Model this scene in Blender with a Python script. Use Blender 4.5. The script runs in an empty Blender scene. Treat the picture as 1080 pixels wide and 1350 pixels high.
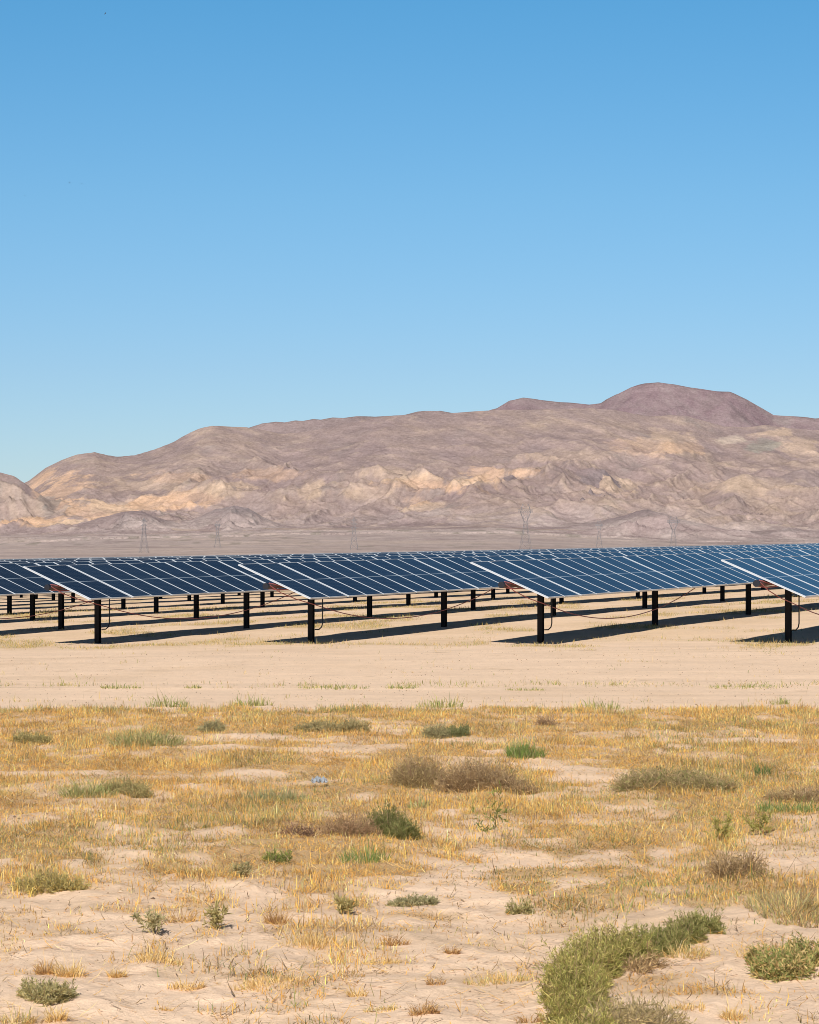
import bpy, math, random
import numpy as np
random.seed(7)
RNG = np.random.default_rng(11)
SC = bpy.context.scene
COL = SC.collection
F = 3683.0            # focal length in pixels of the 1080 x 1350 photograph
YH = 745.0            # horizon line in the photograph
HC = 1.98             # eye height above the foreground
TH = math.radians(24.4)           # direction of the tracker rows
ST, CT = math.sin(TH), math.cos(TH)
SP, RS = 7.99, 5.966              # post spacing along a row, row spacing
X0, D0 = -7.81, 70.0              # first post of the leftmost front row
TILT = math.radians(22.8)

# ------------------------------------------------------------------ noise
def _hash(ix, iy, seed):
    h = (ix.astype(np.int64) * 374761393 + iy.astype(np.int64) * 668265263 + seed * 1442695041) & 0xFFFFFFFF
    h = ((h ^ (h >> 13)) * 1274126177) & 0xFFFFFFFF
    h = ((h ^ (h >> 16)) * 2246822519) & 0xFFFFFFFF
    return (h ^ (h >> 15)) & 0xFFFFFFFF

def noise(x, y, seed=0):
    x = np.asarray(x, float); y = np.asarray(y, float)
    ix = np.floor(x); iy = np.floor(y); fx = x - ix; fy = y - iy
    ux = fx * fx * fx * (fx * (fx * 6 - 15) + 10); uy = fy * fy * fy * (fy * (fy * 6 - 15) + 10)
    def g(dx, dy):
        a = _hash(ix + dx, iy + dy, seed) * (2 * math.pi / 4294967296.0)
        return np.cos(a) * (fx - dx) + np.sin(a) * (fy - dy)
    a = g(0, 0); b = g(1, 0); c = g(0, 1); d = g(1, 1)
    return ((a + (b - a) * ux) * (1 - uy) + (c + (d - c) * ux) * uy) * 1.5

def fbm(x, y, o=4, seed=0, gain=.5):
    s = 0; a = 1.0; t = 0
    for k in range(o):
        s = s + a * noise(x * 2.03 ** k + 17.3 * k, y * 2.03 ** k - 9.1 * k, seed + k); t += a; a *= gain
    return s / t

def ridged(x, y, o=5, seed=0, gain=.5):
    s = 0; a = 1.0; t = 0; w = 1.0
    for k in range(o):
        n = 1 - np.abs(noise(x * 2.07 ** k + 31.7 * k, y * 2.07 ** k + 11.9 * k, seed + k)) * 1.6
        n = np.clip(n, 0, 1) ** 2
        s = s + a * n * w; t += a; w = np.clip(n * 1.4, 0, 1); a *= gain
    return s / t

def sstep(a, b, x):
    t = np.clip((np.asarray(x, float) - a) / (b - a), 0, 1)
    return t * t * (3 - 2 * t)

# ------------------------------------------------------------------ ground height
_n = np.linspace(-4, 40, 2000)
_g = np.interp(_n, [-4, -1.2, -.1, .5, 1, 2, 3, 4, 16, 40], [0, -.01, .0, .135, .24, .39, .51, .62, 1.9, 3.2])
_k = np.hanning(31); _k /= _k.sum()
_g = np.convolve(np.pad(_g, 15, mode='edge'), _k, mode='valid')

def uv(X, Y):
    dx = X - X0; dy = Y - D0
    return dx * ST + dy * CT, dx * CT - dy * ST

def ground_z(X, Y, fine=True):
    X = np.asarray(X, float); Y = np.asarray(Y, float)
    u, v = uv(X, Y)
    z = np.interp(u / SP, _n, _g) * sstep(46, 66, Y) + .0135 * np.clip(v, -75, 40) * sstep(42, 64, Y) * (1 + .06 * np.clip(u / SP, 0, 13))
    z = z + .02 * noise(X * .12, Y * .12, 5) * sstep(6, 12, Y)
    if fine:
        near = 1 - sstep(36, 42, Y)
        z = z + near * (  .055 * fbm(X * .55, Y * .55, 3, 21) + .032 * ridged(X * 1.5, Y * 1.2, 3, 22) - .01)
        z = z + .012 * fbm(X * 3.1, Y * 3.1, 3, 23) * (.25 + .75 * near)
        road = sstep(39, 42, Y) * (1 - sstep(58, 63, Y))
        z = z + road * (.016 * noise(X * .06, Y * 1.6, 24) + .012 * fbm(X * .9, Y * 2.2, 3, 26))
        z = z + sstep(60, 68, Y) * .03 * fbm(X * .5, Y * .5, 3, 25)
    return z

def at(px, py):
    """a point of the ground from its place in the photograph"""
    y = (HC * F) / (py - YH)
    for _ in range(12):
        x = (px - 540) / F * y
        y = (HC - float(ground_z(x, y, False))) * F / (py - YH)
    x = (px - 540) / F * y
    return np.array([x, y, float(ground_z(x, y))])

# ------------------------------------------------------------------ object helpers
def tag(o, label=None, cat=None, group=None, kind=None):
    if label: o['label'] = label
    if cat: o['category'] = cat
    if group: o['group'] = group
    if kind: o['kind'] = kind
    return o

def empty(name, loc, rz=0.0):
    o = bpy.data.objects.new(name, None); COL.objects.link(o)
    o.empty_display_size = .3; o.location = loc; o.rotation_euler = (0, 0, rz)
    return o

def mesh_np(name, V, faces_quads=None, faces_tris=None, mat=None, parent=None, col=None, smooth=False, uvs=None):
    me = bpy.data.meshes.new(name)
    V = np.asarray(V, np.float32)
    q = np.zeros((0, 4), np.int32) if faces_quads is None else np.asarray(faces_quads, np.int32)
    t = np.zeros((0, 3), np.int32) if faces_tris is None else np.asarray(faces_tris, np.int32)
    me.vertices.add(len(V)); me.vertices.foreach_set('co', V.ravel())
    nl = q.size + t.size
    me.loops.add(nl); me.loops.foreach_set('vertex_index', np.concatenate([q.ravel(), t.ravel()]))
    me.polygons.add(len(q) + len(t))
    me.polygons.foreach_set('loop_start', np.concatenate([np.arange(len(q)) * 4, q.size + np.arange(len(t)) * 3]).astype(np.int32))
    me.polygons.foreach_set('use_smooth', np.full(len(q) + len(t), smooth))
    if col is not None:
        a = me.color_attributes.new('Col', 'FLOAT_COLOR', 'POINT')
        c = np.ones((len(V), 4), np.float32); c[:, :3] = col
        a.data.foreach_set('color', c.ravel())
    me.update(calc_edges=True); me.validate()
    if mat: me.materials.append(mat)
    o = bpy.data.objects.new(name, me); COL.objects.link(o)
    if parent: o.parent = parent
    return o

class MB:
    """collects boxes, bars and tubes into one mesh"""
    def __init__(s): s.v = []; s.f = []
    def box(s, c, d, R=None):
        b = len(s.v)
        for x in (-1, 1):
            for y in (-1, 1):
                for z in (-1, 1):
                    p = np.array([x * d[0] / 2, y * d[1] / 2, z * d[2] / 2])
                    if R is not None: p = R @ p
                    s.v.append(tuple(p + np.asarray(c)))
        for q in ((0, 1, 3, 2), (4, 6, 7, 5), (0, 4, 5, 1), (2, 3, 7, 6), (0, 2, 6, 4), (1, 5, 7, 3)):
            s.f.append(tuple(b + i for i in q))
    def tube(s, pts, r, n=8, caps=True):
        pts = [np.asarray(p, float) for p in pts]; b = len(s.v); m = len(pts)
        rr = r if hasattr(r, '__len__') else [r] * m
        up = None
        for i, p in enumerate(pts):
            t = pts[min(i + 1, m - 1)] - pts[max(i - 1, 0)]; t = t / (np.linalg.norm(t) + 1e-9)
            if up is None: up = np.array([0, 0, 1.]) if abs(t[2]) < .9 else np.array([1., 0, 0])
            a = np.cross(t, up); a /= np.linalg.norm(a); c = np.cross(a, t); up = c
            for k in range(n):
                w = 2 * math.pi * (k + .5) / n
                s.v.append(tuple(p + rr[i] * (math.cos(w) * a + math.sin(w) * c)))
        for i in range(m - 1):
            for k in range(n):
                s.f.append((b + i * n + k, b + i * n + (k + 1) % n, b + (i + 1) * n + (k + 1) % n, b + (i + 1) * n + k))
        if caps:
            s.f.append(tuple(b + k for k in range(n))); s.f.append(tuple(b + (m - 1) * n + k for k in reversed(range(n))))
    def prism(s, prof, z0, z1):
        b = len(s.v); n = len(prof)
        for z in (z0, z1):
            for x, y in prof: s.v.append((x, y, z))
        for k in range(n): s.f.append((b + k, b + (k + 1) % n, b + n + (k + 1) % n, b + n + k))
        s.f.append(tuple(b + k for k in reversed(range(n)))); s.f.append(tuple(b + n + k for k in range(n)))
    def mesh(s, name, mat):
        me = bpy.data.meshes.new(name); me.from_pydata(s.v, [], s.f); me.update()
        import bmesh
        bm = bmesh.new(); bm.from_mesh(me); bmesh.ops.recalc_face_normals(bm, faces=bm.faces); bm.to_mesh(me); bm.free()
        if mat: me.materials.append(mat)
        return me
    def build(s, name, mat, parent=None, smooth=False):
        me = s.mesh(name, mat)
        if smooth: me.polygons.foreach_set('use_smooth', np.full(len(me.polygons), True))
        return link(name, me, parent)

def link(name, me, parent=None, loc=(0, 0, 0)):
    o = bpy.data.objects.new(name, me); COL.objects.link(o); o.location = loc
    if parent: o.parent = parent
    return o

# ------------------------------------------------------------------ materials
def new_mat(name):
    m = bpy.data.materials.new(name); m.use_nodes = True
    nt = m.node_tree; nt.nodes.clear()
    out = nt.nodes.new('ShaderNodeOutputMaterial')
    p = nt.nodes.new('ShaderNodeBsdfPrincipled'); nt.links.new(p.outputs[0], out.inputs[0])
    return m, nt, p, out

def N(nt, t, **kw):
    n = nt.nodes.new(t)
    for k, v in kw.items():
        if k.startswith('_'): setattr(n, k[1:], v)
        else: n.inputs[k].default_value = v
    return n

def mat_plain(name, col, rough=.6, metal=0.0, var=.25, scale=6.0, spec=.5, bump=0.0):
    m, nt, p, out = new_mat(name)
    tc = N(nt, 'ShaderNodeTexCoord')
    nz = N(nt, 'ShaderNodeTexNoise', Scale=scale, Detail=5.0, Roughness=.6); nt.links.new(tc.outputs['Object'], nz.inputs['Vector'])
    r = N(nt, 'ShaderNodeValToRGB')
    r.color_ramp.elements[0].position = .3; r.color_ramp.elements[1].position = .7
    r.color_ramp.elements[0].color = (*[c * (1 - var) for c in col], 1); r.color_ramp.elements[1].color = (*[min(1, c * (1 + var)) for c in col], 1)
    nt.links.new(nz.outputs['Fac'], r.inputs['Fac']); nt.links.new(r.outputs['Color'], p.inputs['Base Color'])
    p.inputs['Roughness'].default_value = rough; p.inputs['Metallic'].default_value = metal
    p.inputs['Specular IOR Level'].default_value = spec
    if bump:
        b = N(nt, 'ShaderNodeBump', Strength=bump, Distance=.01); nt.links.new(nz.outputs['Fac'], b.inputs['Height']); nt.links.new(b.outputs[0], p.inputs['Normal'])
    return m

def mat_foliage(name, trans=.25, rough=.65):
    m, nt, p, out = new_mat(name)
    a = N(nt, 'ShaderNodeAttribute', _attribute_name='Col')
    nt.links.new(a.outputs['Color'], p.inputs['Base Color']); p.inputs['Roughness'].default_value = rough
    p.inputs['Specular IOR Level'].default_value = .25
    t = N(nt, 'ShaderNodeBsdfTranslucent'); nt.links.new(a.outputs['Color'], t.inputs['Color'])
    mx = N(nt, 'ShaderNodeMixShader', Fac=trans)
    nt.links.new(p.outputs[0], mx.inputs[1]); nt.links.new(t.outputs[0], mx.inputs[2]); nt.links.new(mx.outputs[0], out.inputs[0])
    return m

def mat_ground():
    m, nt, p, out = new_mat('desert_sand')
    L = nt.links.new
    geo = N(nt, 'ShaderNodeNewGeometry'); pos = geo.outputs['Position']
    a = N(nt, 'ShaderNodeAttribute', _attribute_name='Col')
    n1 = N(nt, 'ShaderNodeTexNoise', Scale=.55, Detail=6.0, Roughness=.62); L(pos, n1.inputs['Vector'])
    n2 = N(nt, 'ShaderNodeTexNoise', Scale=9.0, Detail=6.0, Roughness=.7); L(pos, n2.inputs['Vector'])
    n3 = N(nt, 'ShaderNodeTexNoise', Scale=60.0, Detail=3.0, Roughness=.7); L(pos, n3.inputs['Vector'])
    mp = N(nt, 'ShaderNodeMapping'); mp.inputs['Scale'].default_value = (.10, 1.7, 1); L(pos, mp.inputs['Vector'])
    n4 = N(nt, 'ShaderNodeTexNoise', Scale=1.0, Detail=5.0, Roughness=.65); L(mp.outputs[0], n4.inputs['Vector'])
    def mul(f, lo, hi, prev):
        mr = N(nt, 'ShaderNodeMapRange'); mr.inputs[1].default_value = .3; mr.inputs[2].default_value = .7
        mr.inputs[3].default_value = lo; mr.inputs[4].default_value = hi; L(f, mr.inputs[0])
        mm = N(nt, 'ShaderNodeMix', _data_type='RGBA', _blend_type='MULTIPLY'); mm.inputs[0].default_value = 1
        L(prev, mm.inputs[6]); L(mr.outputs[0], mm.inputs[7]); return mm.outputs[2]
    c = mul(n1.outputs['Fac'], .92, 1.05, a.outputs['Color'])
    c = mul(n2.outputs['Fac'], .90, 1.06, c)
    c = mul(n3.outputs['Fac'], .90, 1.06, c)
    c = mul(n4.outputs['Fac'], .93, 1.04, c)
    L(c, p.inputs['Base Color']); p.inputs['Roughness'].default_value = .95; p.inputs['Specular IOR Level'].default_value = .1
    ad = N(nt, 'ShaderNodeMath', _operation='ADD'); L(n2.outputs['Fac'], ad.inputs[0])
    m3 = N(nt, 'ShaderNodeMath', _operation='MULTIPLY'); m3.inputs[1].default_value = .35; L(n3.outputs['Fac'], m3.inputs[0]); L(m3.outputs[0], ad.inputs[1])
    b = N(nt, 'ShaderNodeBump', Strength=.5, Distance=.035); L(ad.outputs[0], b.inputs['Height']); L(b.outputs[0], p.inputs['Normal'])
    return m

def mat_mountain():
    m, nt, p, out = new_mat('desert_mountain_rock')
    L = nt.links.new
    geo = N(nt, 'ShaderNodeNewGeometry'); pos = geo.outputs['Position']
    a = N(nt, 'ShaderNodeAttribute', _attribute_name='Col')
    mp = N(nt, 'ShaderNodeMapping'); mp.inputs['Scale'].default_value = (1, .55, 1.6); L(pos, mp.inputs['Vector'])
    n1 = N(nt, 'ShaderNodeTexNoise', Scale=.012, Detail=9.0, Roughness=.68); L(mp.outputs[0], n1.inputs['Vector'])
    n2 = N(nt, 'ShaderNodeTexNoise', Scale=.10, Detail=5.0, Roughness=.7); L(mp.outputs[0], n2.inputs['Vector'])
    c = a.outputs['Color']
    for f, lo, hi in ((n1.outputs['Fac'], .80, 1.17), (n2.outputs['Fac'], .80, 1.17)):
        mr = N(nt, 'ShaderNodeMapRange'); mr.inputs[1].default_value = .3; mr.inputs[2].default_value = .7
        mr.inputs[3].default_value = lo; mr.inputs[4].default_value = hi; L(f, mr.inputs[0])
        mm = N(nt, 'ShaderNodeMix', _data_type='RGBA', _blend_type='MULTIPLY'); mm.inputs[0].default_value = 1
        L(c, mm.inputs[6]); L(mr.outputs[0], mm.inputs[7]); c = mm.outputs[2]
    L(c, p.inputs['Base Color']); p.inputs['Roughness'].default_value = 1; p.inputs['Specular IOR Level'].default_value = 0
    b = N(nt, 'ShaderNodeBump', Strength=.8, Distance=22.0); L(n1.outputs['Fac'], b.inputs['Height']); L(b.outputs[0], p.inputs['Normal'])
    return m

def mat_panel():
    m, nt, p, out = new_mat('solar_cell_glass')
    L = nt.links.new
    tc = N(nt, 'ShaderNodeTexCoord'); sx = N(nt, 'ShaderNodeSeparateXYZ'); L(tc.outputs['Object'], sx.inputs[0])
    def line(sock, period, half):
        if period:
            f = N(nt, 'ShaderNodeMath', _operation='DIVIDE'); f.inputs[1].default_value = period; L(sock, f.inputs[0])
            r = N(nt, 'ShaderNodeMath', _operation='FRACT'); L(f.outputs[0], r.inputs[0])
            s = N(nt, 'ShaderNodeMath', _operation='SUBTRACT'); s.inputs[1].default_value = .5; L(r.outputs[0], s.inputs[0])
            ab = N(nt, 'ShaderNodeMath', _operation='ABSOLUTE'); L(s.outputs[0], ab.inputs[0])
            g = N(nt, 'ShaderNodeMath', _operation='GREATER_THAN'); g.inputs[1].default_value = .5 - half / period; L(ab.outputs[0], g.inputs[0])
        else:
            ab = N(nt, 'ShaderNodeMath', _operation='ABSOLUTE'); L(sock, ab.inputs[0])
            g = N(nt, 'ShaderNodeMath', _operation='LESS_THAN'); g.inputs[1].default_value = half; L(ab.outputs[0], g.inputs[0])
        return g.outputs[0]
    mid = line(sx.outputs['X'], 0, .014)                 # the gap between the two halves of the cells
    gx = line(sx.outputs['X'], .0825, .0012); gy = line(sx.outputs['Y'], .175, .0018)
    oi = N(nt, 'ShaderNodeObjectInfo')
    nz = N(nt, 'ShaderNodeTexNoise', Scale=3.0, Detail=3.0); L(tc.outputs['Object'], nz.inputs['Vector'])
    r = N(nt, 'ShaderNodeValToRGB'); r.color_ramp.elements[0].color = (.013, .025, .048, 1); r.color_ramp.elements[1].color = (.022, .040, .070, 1)
    L(oi.outputs['Random'], r.inputs['Fac'])
    mx = N(nt, 'ShaderNodeMath', _operation='MAXIMUM'); L(gx, mx.inputs[0]); L(gy, mx.inputs[1])
    c1 = N(nt, 'ShaderNodeMix', _data_type='RGBA'); L(mx.outputs[0], c1.inputs[0]); L(r.outputs['Color'], c1.inputs[6]); c1.inputs[7].default_value = (.12, .15, .19, 1)
    c2 = N(nt, 'ShaderNodeMix', _data_type='RGBA'); L(mid, c2.inputs[0]); L(c1.outputs[2], c2.inputs[6]); c2.inputs[7].default_value = (.28, .34, .40, 1)
    L(c2.outputs[2], p.inputs['Base Color'])
    p.inputs['IOR'].default_value = 1.17
    mr = N(nt, 'ShaderNodeMapRange'); mr.inputs[3].default_value = .10; mr.inputs[4].default_value = .20; L(nz.outputs['Fac'], mr.inputs[0]); L(mr.outputs[0], p.inputs['Roughness'])
    return m

M = dict(
    ground=mat_ground(), mountain=mat_mountain(), panel=mat_panel(),
    alu=mat_plain('frame_aluminium', (.54, .59, .65), .45, .0, .05, 3.0),
    rail=mat_plain('galvanised_rail', (.54, .57, .61), .5, .0, .05, 4.0),
    post=mat_plain('dark_steel_post', (.012, .010, .011), .7, .0, .4, 7.0, .25, .3),
    tube=mat_plain('rusty_torque_tube', (.09, .05, .045), .6, .0, .4, 5.0, .3),
    cap=mat_plain('black_end_cap', (.010, .012, .02), .5, .0, .2, 8.0),
    cable=mat_plain('red_cable', (.42, .13, .14), .5, .0, .15, 5.0),
    conduit=mat_plain('black_conduit', (.012, .012, .016), .5, .0, .2, 5.0),
    tower=mat_plain('weathered_tower_steel', (.22, .205, .215), .7, .0, .15, .3),
    bird=mat_plain('dark_feathers', (.03, .03, .035), .8, .0, .2, 20.0),
    plastic=mat_plain('pale_blue_plastic', (.36, .39, .43), .35, .0, .12, 12.0),
    straw=mat_foliage('dry_straw', .22), leaf=mat_foliage('desert_leaf', .25), twig=mat_foliage('dry_twig', .05),
    pebble=mat_foliage('pebble_stone', .0, .95),
)

# ------------------------------------------------------------------ camera, world, sun
cam_d = bpy.data.cameras.new('camera'); cam = bpy.data.objects.new('camera', cam_d); COL.objects.link(cam)
cam.location = (0, 0, HC); cam.rotation_euler = (math.radians(90), 0, 0)
cam_d.sensor_fit = 'AUTO'; cam_d.sensor_width = 36.0; cam_d.lens = F * 36.0 / 1350.0
cam_d.shift_y = (YH - 675.0) / 1350.0
cam_d.clip_start = .1; cam_d.clip_end = 60000
SC.camera = cam
SC.cycles.filter_width = .9
SC.view_settings.view_transform = 'Standard'; SC.view_settings.look = 'None'; SC.view_settings.exposure = 0; SC.view_settings.gamma = 1

SUN_AZ = math.atan2(-.287, -1.515); SUN_EL = math.radians(38)
W = bpy.data.worlds.new('World'); SC.world = W; W.use_nodes = True
wn = W.node_tree; wn.nodes.clear()
wo = wn.nodes.new('ShaderNodeOutputWorld'); bg = wn.nodes.new('ShaderNodeBackground'); bg.inputs['Strength'].default_value = .1
sky = wn.nodes.new('ShaderNodeTexSky'); sky.sky_type = 'NISHITA'; sky.sun_disc = False
sky.sun_elevation = SUN_EL; sky.sun_rotation = SUN_AZ; sky.altitude = 600; sky.air_density = 1.0; sky.dust_density = .3; sky.ozone_density = 2.5
SKYNODES = True
tcw = wn.nodes.new('ShaderNodeTexCoord'); sxw = wn.nodes.new('ShaderNodeSeparateXYZ'); wn.links.new(tcw.outputs['Generated'], sxw.inputs[0])
rw_ = wn.nodes.new('ShaderNodeValToRGB'); wn.links.new(sxw.outputs['Z'], rw_.inputs['Fac'])
STOPS = [(0.0, (.66, .75, .95)), (.07, (.59, .748, .935)), (.13, (.52, .805, .965)), (.20, (.385, .82, 1.0)), (.36, (.11, .23, .34)), (1.0, (.04, .08, .13))]  # upper stops darkened to thin the sky light filling the shadows
while len(rw_.color_ramp.elements) < len(STOPS): rw_.color_ramp.elements.new(.5)
for e_, (p_, c_) in zip(rw_.color_ramp.elements, STOPS): e_.position = p_; e_.color = (*c_, 1)
mw = wn.nodes.new('ShaderNodeMix'); mw.data_type = 'RGBA'; mw.blend_type = 'MULTIPLY'; mw.inputs[0].default_value = 1; mw.clamp_result = False
wn.links.new(sky.outputs[0], mw.inputs[6]); wn.links.new(rw_.outputs[0], mw.inputs[7])
wn.links.new(mw.outputs[2], bg.inputs[0]); wn.links.new(bg.outputs[0], wo.inputs[0])
sl = bpy.data.lights.new('sun', 'SUN'); so = bpy.data.objects.new('sun', sl); COL.objects.link(so)
sl.energy = 5.0; sl.angle = math.radians(.53); sl.color = (1.0, .94, .85)
sd = np.array([math.sin(SUN_AZ) * math.cos(SUN_EL), math.cos(SUN_AZ) * math.cos(SUN_EL), math.sin(SUN_EL)])
from mathutils import Vector, Matrix
so.rotation_euler = Vector(sd).to_track_quat('Z', 'Y').to_euler(); so.location = (-20, -60, 60)

# ------------------------------------------------------------------ where grass grows
def ell(px, py, rx, ry):
    """an ellipse of ground: centre and radii given in the photograph, kept in metres"""
    c = at(px, py); a = at(px + rx, py); n = at(px, py - ry); f = at(px, py + ry)
    return (c[0], c[1], abs(a[0] - c[0]), max(abs(n[1] - f[1]) / 2, .05))
BARE = [ell(*t) for t in [(330, 973, 85, 7), (300, 986, 60, 5), (460, 985, 80, 7), (520, 966, 34, 4), (620, 975, 84, 7), (650, 993, 22, 5),
    (60, 987, 28, 4), (35, 1019, 62, 5), (130, 1019, 55, 4), (740, 1015, 72, 9), (760, 1029, 52, 5), (1060, 1083, 62, 12), (880, 1123, 32, 9),
    (60, 1126, 62, 8), (130, 1116, 52, 6), (290, 1096, 42, 6), (700, 1137, 84, 10), (1050, 1141, 44, 6), (930, 1170, 52, 10), (830, 1196, 64, 8),
    (600, 1158, 112, 12), (480, 1050, 34, 6), (1000, 977, 64, 4), (40, 952, 34, 3), (160, 1090, 50, 5), (590, 1070, 24, 5), (910, 985, 40, 3),
    (330, 1020, 60, 5), (250, 1040, 36, 5), (640, 1085, 40, 4), (840, 1065, 50, 5), (990, 1110, 40, 4)]]
LUSH = [ell(*t) for t in [(260, 1157, 100, 12), (95, 1168, 60, 10), (360, 1140, 150, 10), (860, 1165, 110, 12), (480, 1133, 60, 10), (690, 1168, 60, 7),
    (1035, 1195, 55, 25), (420, 1240, 50, 9), (960, 1248, 50, 14), (345, 1288, 55, 7), (200, 1262, 38, 7), (655, 1286, 42, 8), (150, 1200, 70, 8),
    (900, 1310, 90, 10), (30, 1200, 40, 8), (700, 1190, 60, 6), (560, 1205, 70, 5), (1020, 1250, 60, 14), (860, 1290, 70, 10), (240, 1180, 80, 8)]]

def inside(X, Y, L, soft=.5):
    w = np.zeros_like(X)
    wob = .35 * fbm(X * 1.3, Y * .9, 3, 77)
    for cx, cy, rx, ry in L:
        d = np.sqrt(((X - cx) / rx) ** 2 + ((Y - cy) / ry) ** 2) + wob
        w = np.maximum(w, 1 - sstep(1 - soft, 1 + soft * .4, d))
    return w

def grass_mask(X, Y):
    n = fbm(X * .9, Y * .45, 4, 41); n2 = fbm(X * 2.6, Y * 1.4, 3, 42)
    edge = 38.3 + 1.0 * noise(X * .5, Y * 0, 43) + .5 * noise(X * 2.3, Y * 0, 44)
    field = sstep(16.4, 19.2, Y + 2.4 * n + 1.4 * n2) * (1 - sstep(edge - .35, edge + .25, Y))
    field = field * (.30 + .70 * sstep(-.30, .08, n + .6 * n2))
    field = field * (1 - .93 * inside(X, Y, BARE))
    near = (1 - sstep(20, 22, Y)) * sstep(-.12, .36, n + .6 * n2 - .04 + .14 * sstep(14, 19, Y)) * (.30 + .45 * sstep(13.5, 18, Y))
    near = np.maximum(near, .75 * inside(X, Y, LUSH, .8) * (1 - sstep(20.5, 22, Y)) * sstep(-.35, .1, n2))
    return np.clip(field + near, 0, 1)

def greenness(X, Y):
    g = sstep(.05, .45, fbm(X * .45 + 7, Y * .22, 3, 51) + .1)
    edge = sstep(36.6, 37.8, Y)
    right = sstep(1.6, 3.2, X) * (1 - sstep(24, 27, Y)) * .6
    return np.clip(.75 * g + .8 * edge * sstep(-.2, .25, noise(X * .8, Y * .1, 52)) + right, 0, 1)

# ------------------------------------------------------------------ ground sheet
def build_ground():
    ys = np.concatenate([np.linspace(-60, 9, 24, endpoint=False), np.geomspace(9, 40, 520, endpoint=False), np.geomspace(40, 66, 110, endpoint=False),
                         np.linspace(66, 210, 130, endpoint=False), np.linspace(210, 330, 20)])
    us = np.concatenate([-(.7 + .3 * np.linspace(1, 0, 14, endpoint=False) ** 2), np.linspace(-.7, -.2, 260, endpoint=False), np.linspace(-.2, .2, 520), np.linspace(.2, .7, 261)[1:], .7 + .3 * np.linspace(0, 1, 15)[1:] ** 2])
    U, Y = np.meshgrid(us, ys)
    A = np.maximum(Y, 9)
    X = np.where(np.abs(U) <= .2, U * A, np.sign(U) * (.2 * A + (np.minimum(np.abs(U), .7) - .2) * (A * .35 + 22) + np.clip(np.abs(U) - .7, 0, None) * (A + 160)))
    Z = ground_z(X, Y)
    Z = np.where(Y > 205, np.maximum(Z - .004 * (Y - 205), -1), Z)
    nr, nc = X.shape
    idx = np.arange(nr * nc).reshape(nr, nc)
    q = np.stack([idx[:-1, :-1], idx[:-1, 1:], idx[1:, 1:], idx[1:, :-1]], -1).reshape(-1, 4)
    x = X.ravel(); y = Y.ravel()
    sand = np.array([.93, .69, .50]); road = np.array([.93, .69, .50]); litter = np.array([.55, .36, .16]); far = np.array([.87, .635, .43])
    gm = grass_mask(x, y)
    c = sand[None] * np.ones((len(x), 1))
    rw = (sstep(38, 40, y) * (1 - sstep(60, 66, y)))[:, None]; c = c * (1 - rw) + road * rw
    wd = np.exp(-((uv(x, y)[0] + 1.2) / 2.6) ** 2) * sstep(.0, .35, fbm(x * .45, y * .35, 3, 224)) + sstep(63, 70, y) * sstep(.06, .35, fbm(x * .35 + 5, y * .2, 3, 225)); wd = (.7 * np.clip(wd, 0, 1) * (.4 + .6 * sstep(-.2, .2, noise(x * 2.2, y * 2.2, 228))))[:, None]
    fw = sstep(62, 68, y)[:, None] * (.35 + .65 * sstep(-.2, .3, fbm(x * .25, y * .25, 3, 61)))[:, None]; c = c * (1 - fw) + far * fw; c = c * (1 - wd) + np.array([.56, .42, .20]) * wd
    lw = (.8 * gm)[:, None]; c = c * (1 - lw) + litter * lw
    brown = (sstep(.12, .5, fbm(x * .8, y * .8, 4, 62)) * (1 - sstep(37, 39, y)) * .6)[:, None]; c = c * (1 - brown) + np.array([.66, .47, .30]) * brown
    rut = (sstep(.25, .55, fbm(x * .05, y * 1.1, 3, 63)) * sstep(40, 42, y) * (1 - sstep(58, 62, y)) * .5)[:, None]; c = c * (1 - rut) + np.array([.66, .48, .32]) * rut
    crack = (sstep(.42, .55, fbm(x * .9, y * 5.0, 4, 64)) * sstep(39, 41, y) * (1 - sstep(60, 66, y)) * .5)[:, None]; c = c * (1 - crack) + np.array([.50, .34, .20]) * crack
    pat = (sstep(.1, .45, fbm(x * .3, y * .22, 4, 65)) * .3)[:, None]; c = c * (1 - pat) + np.array([.74, .53, .35]) * pat
    o = mesh_np('ground', np.stack([x, y, Z.ravel()], 1), q, None, M['ground'], None, c, True)
    tag(o, kind='structure')
build_ground()

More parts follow.
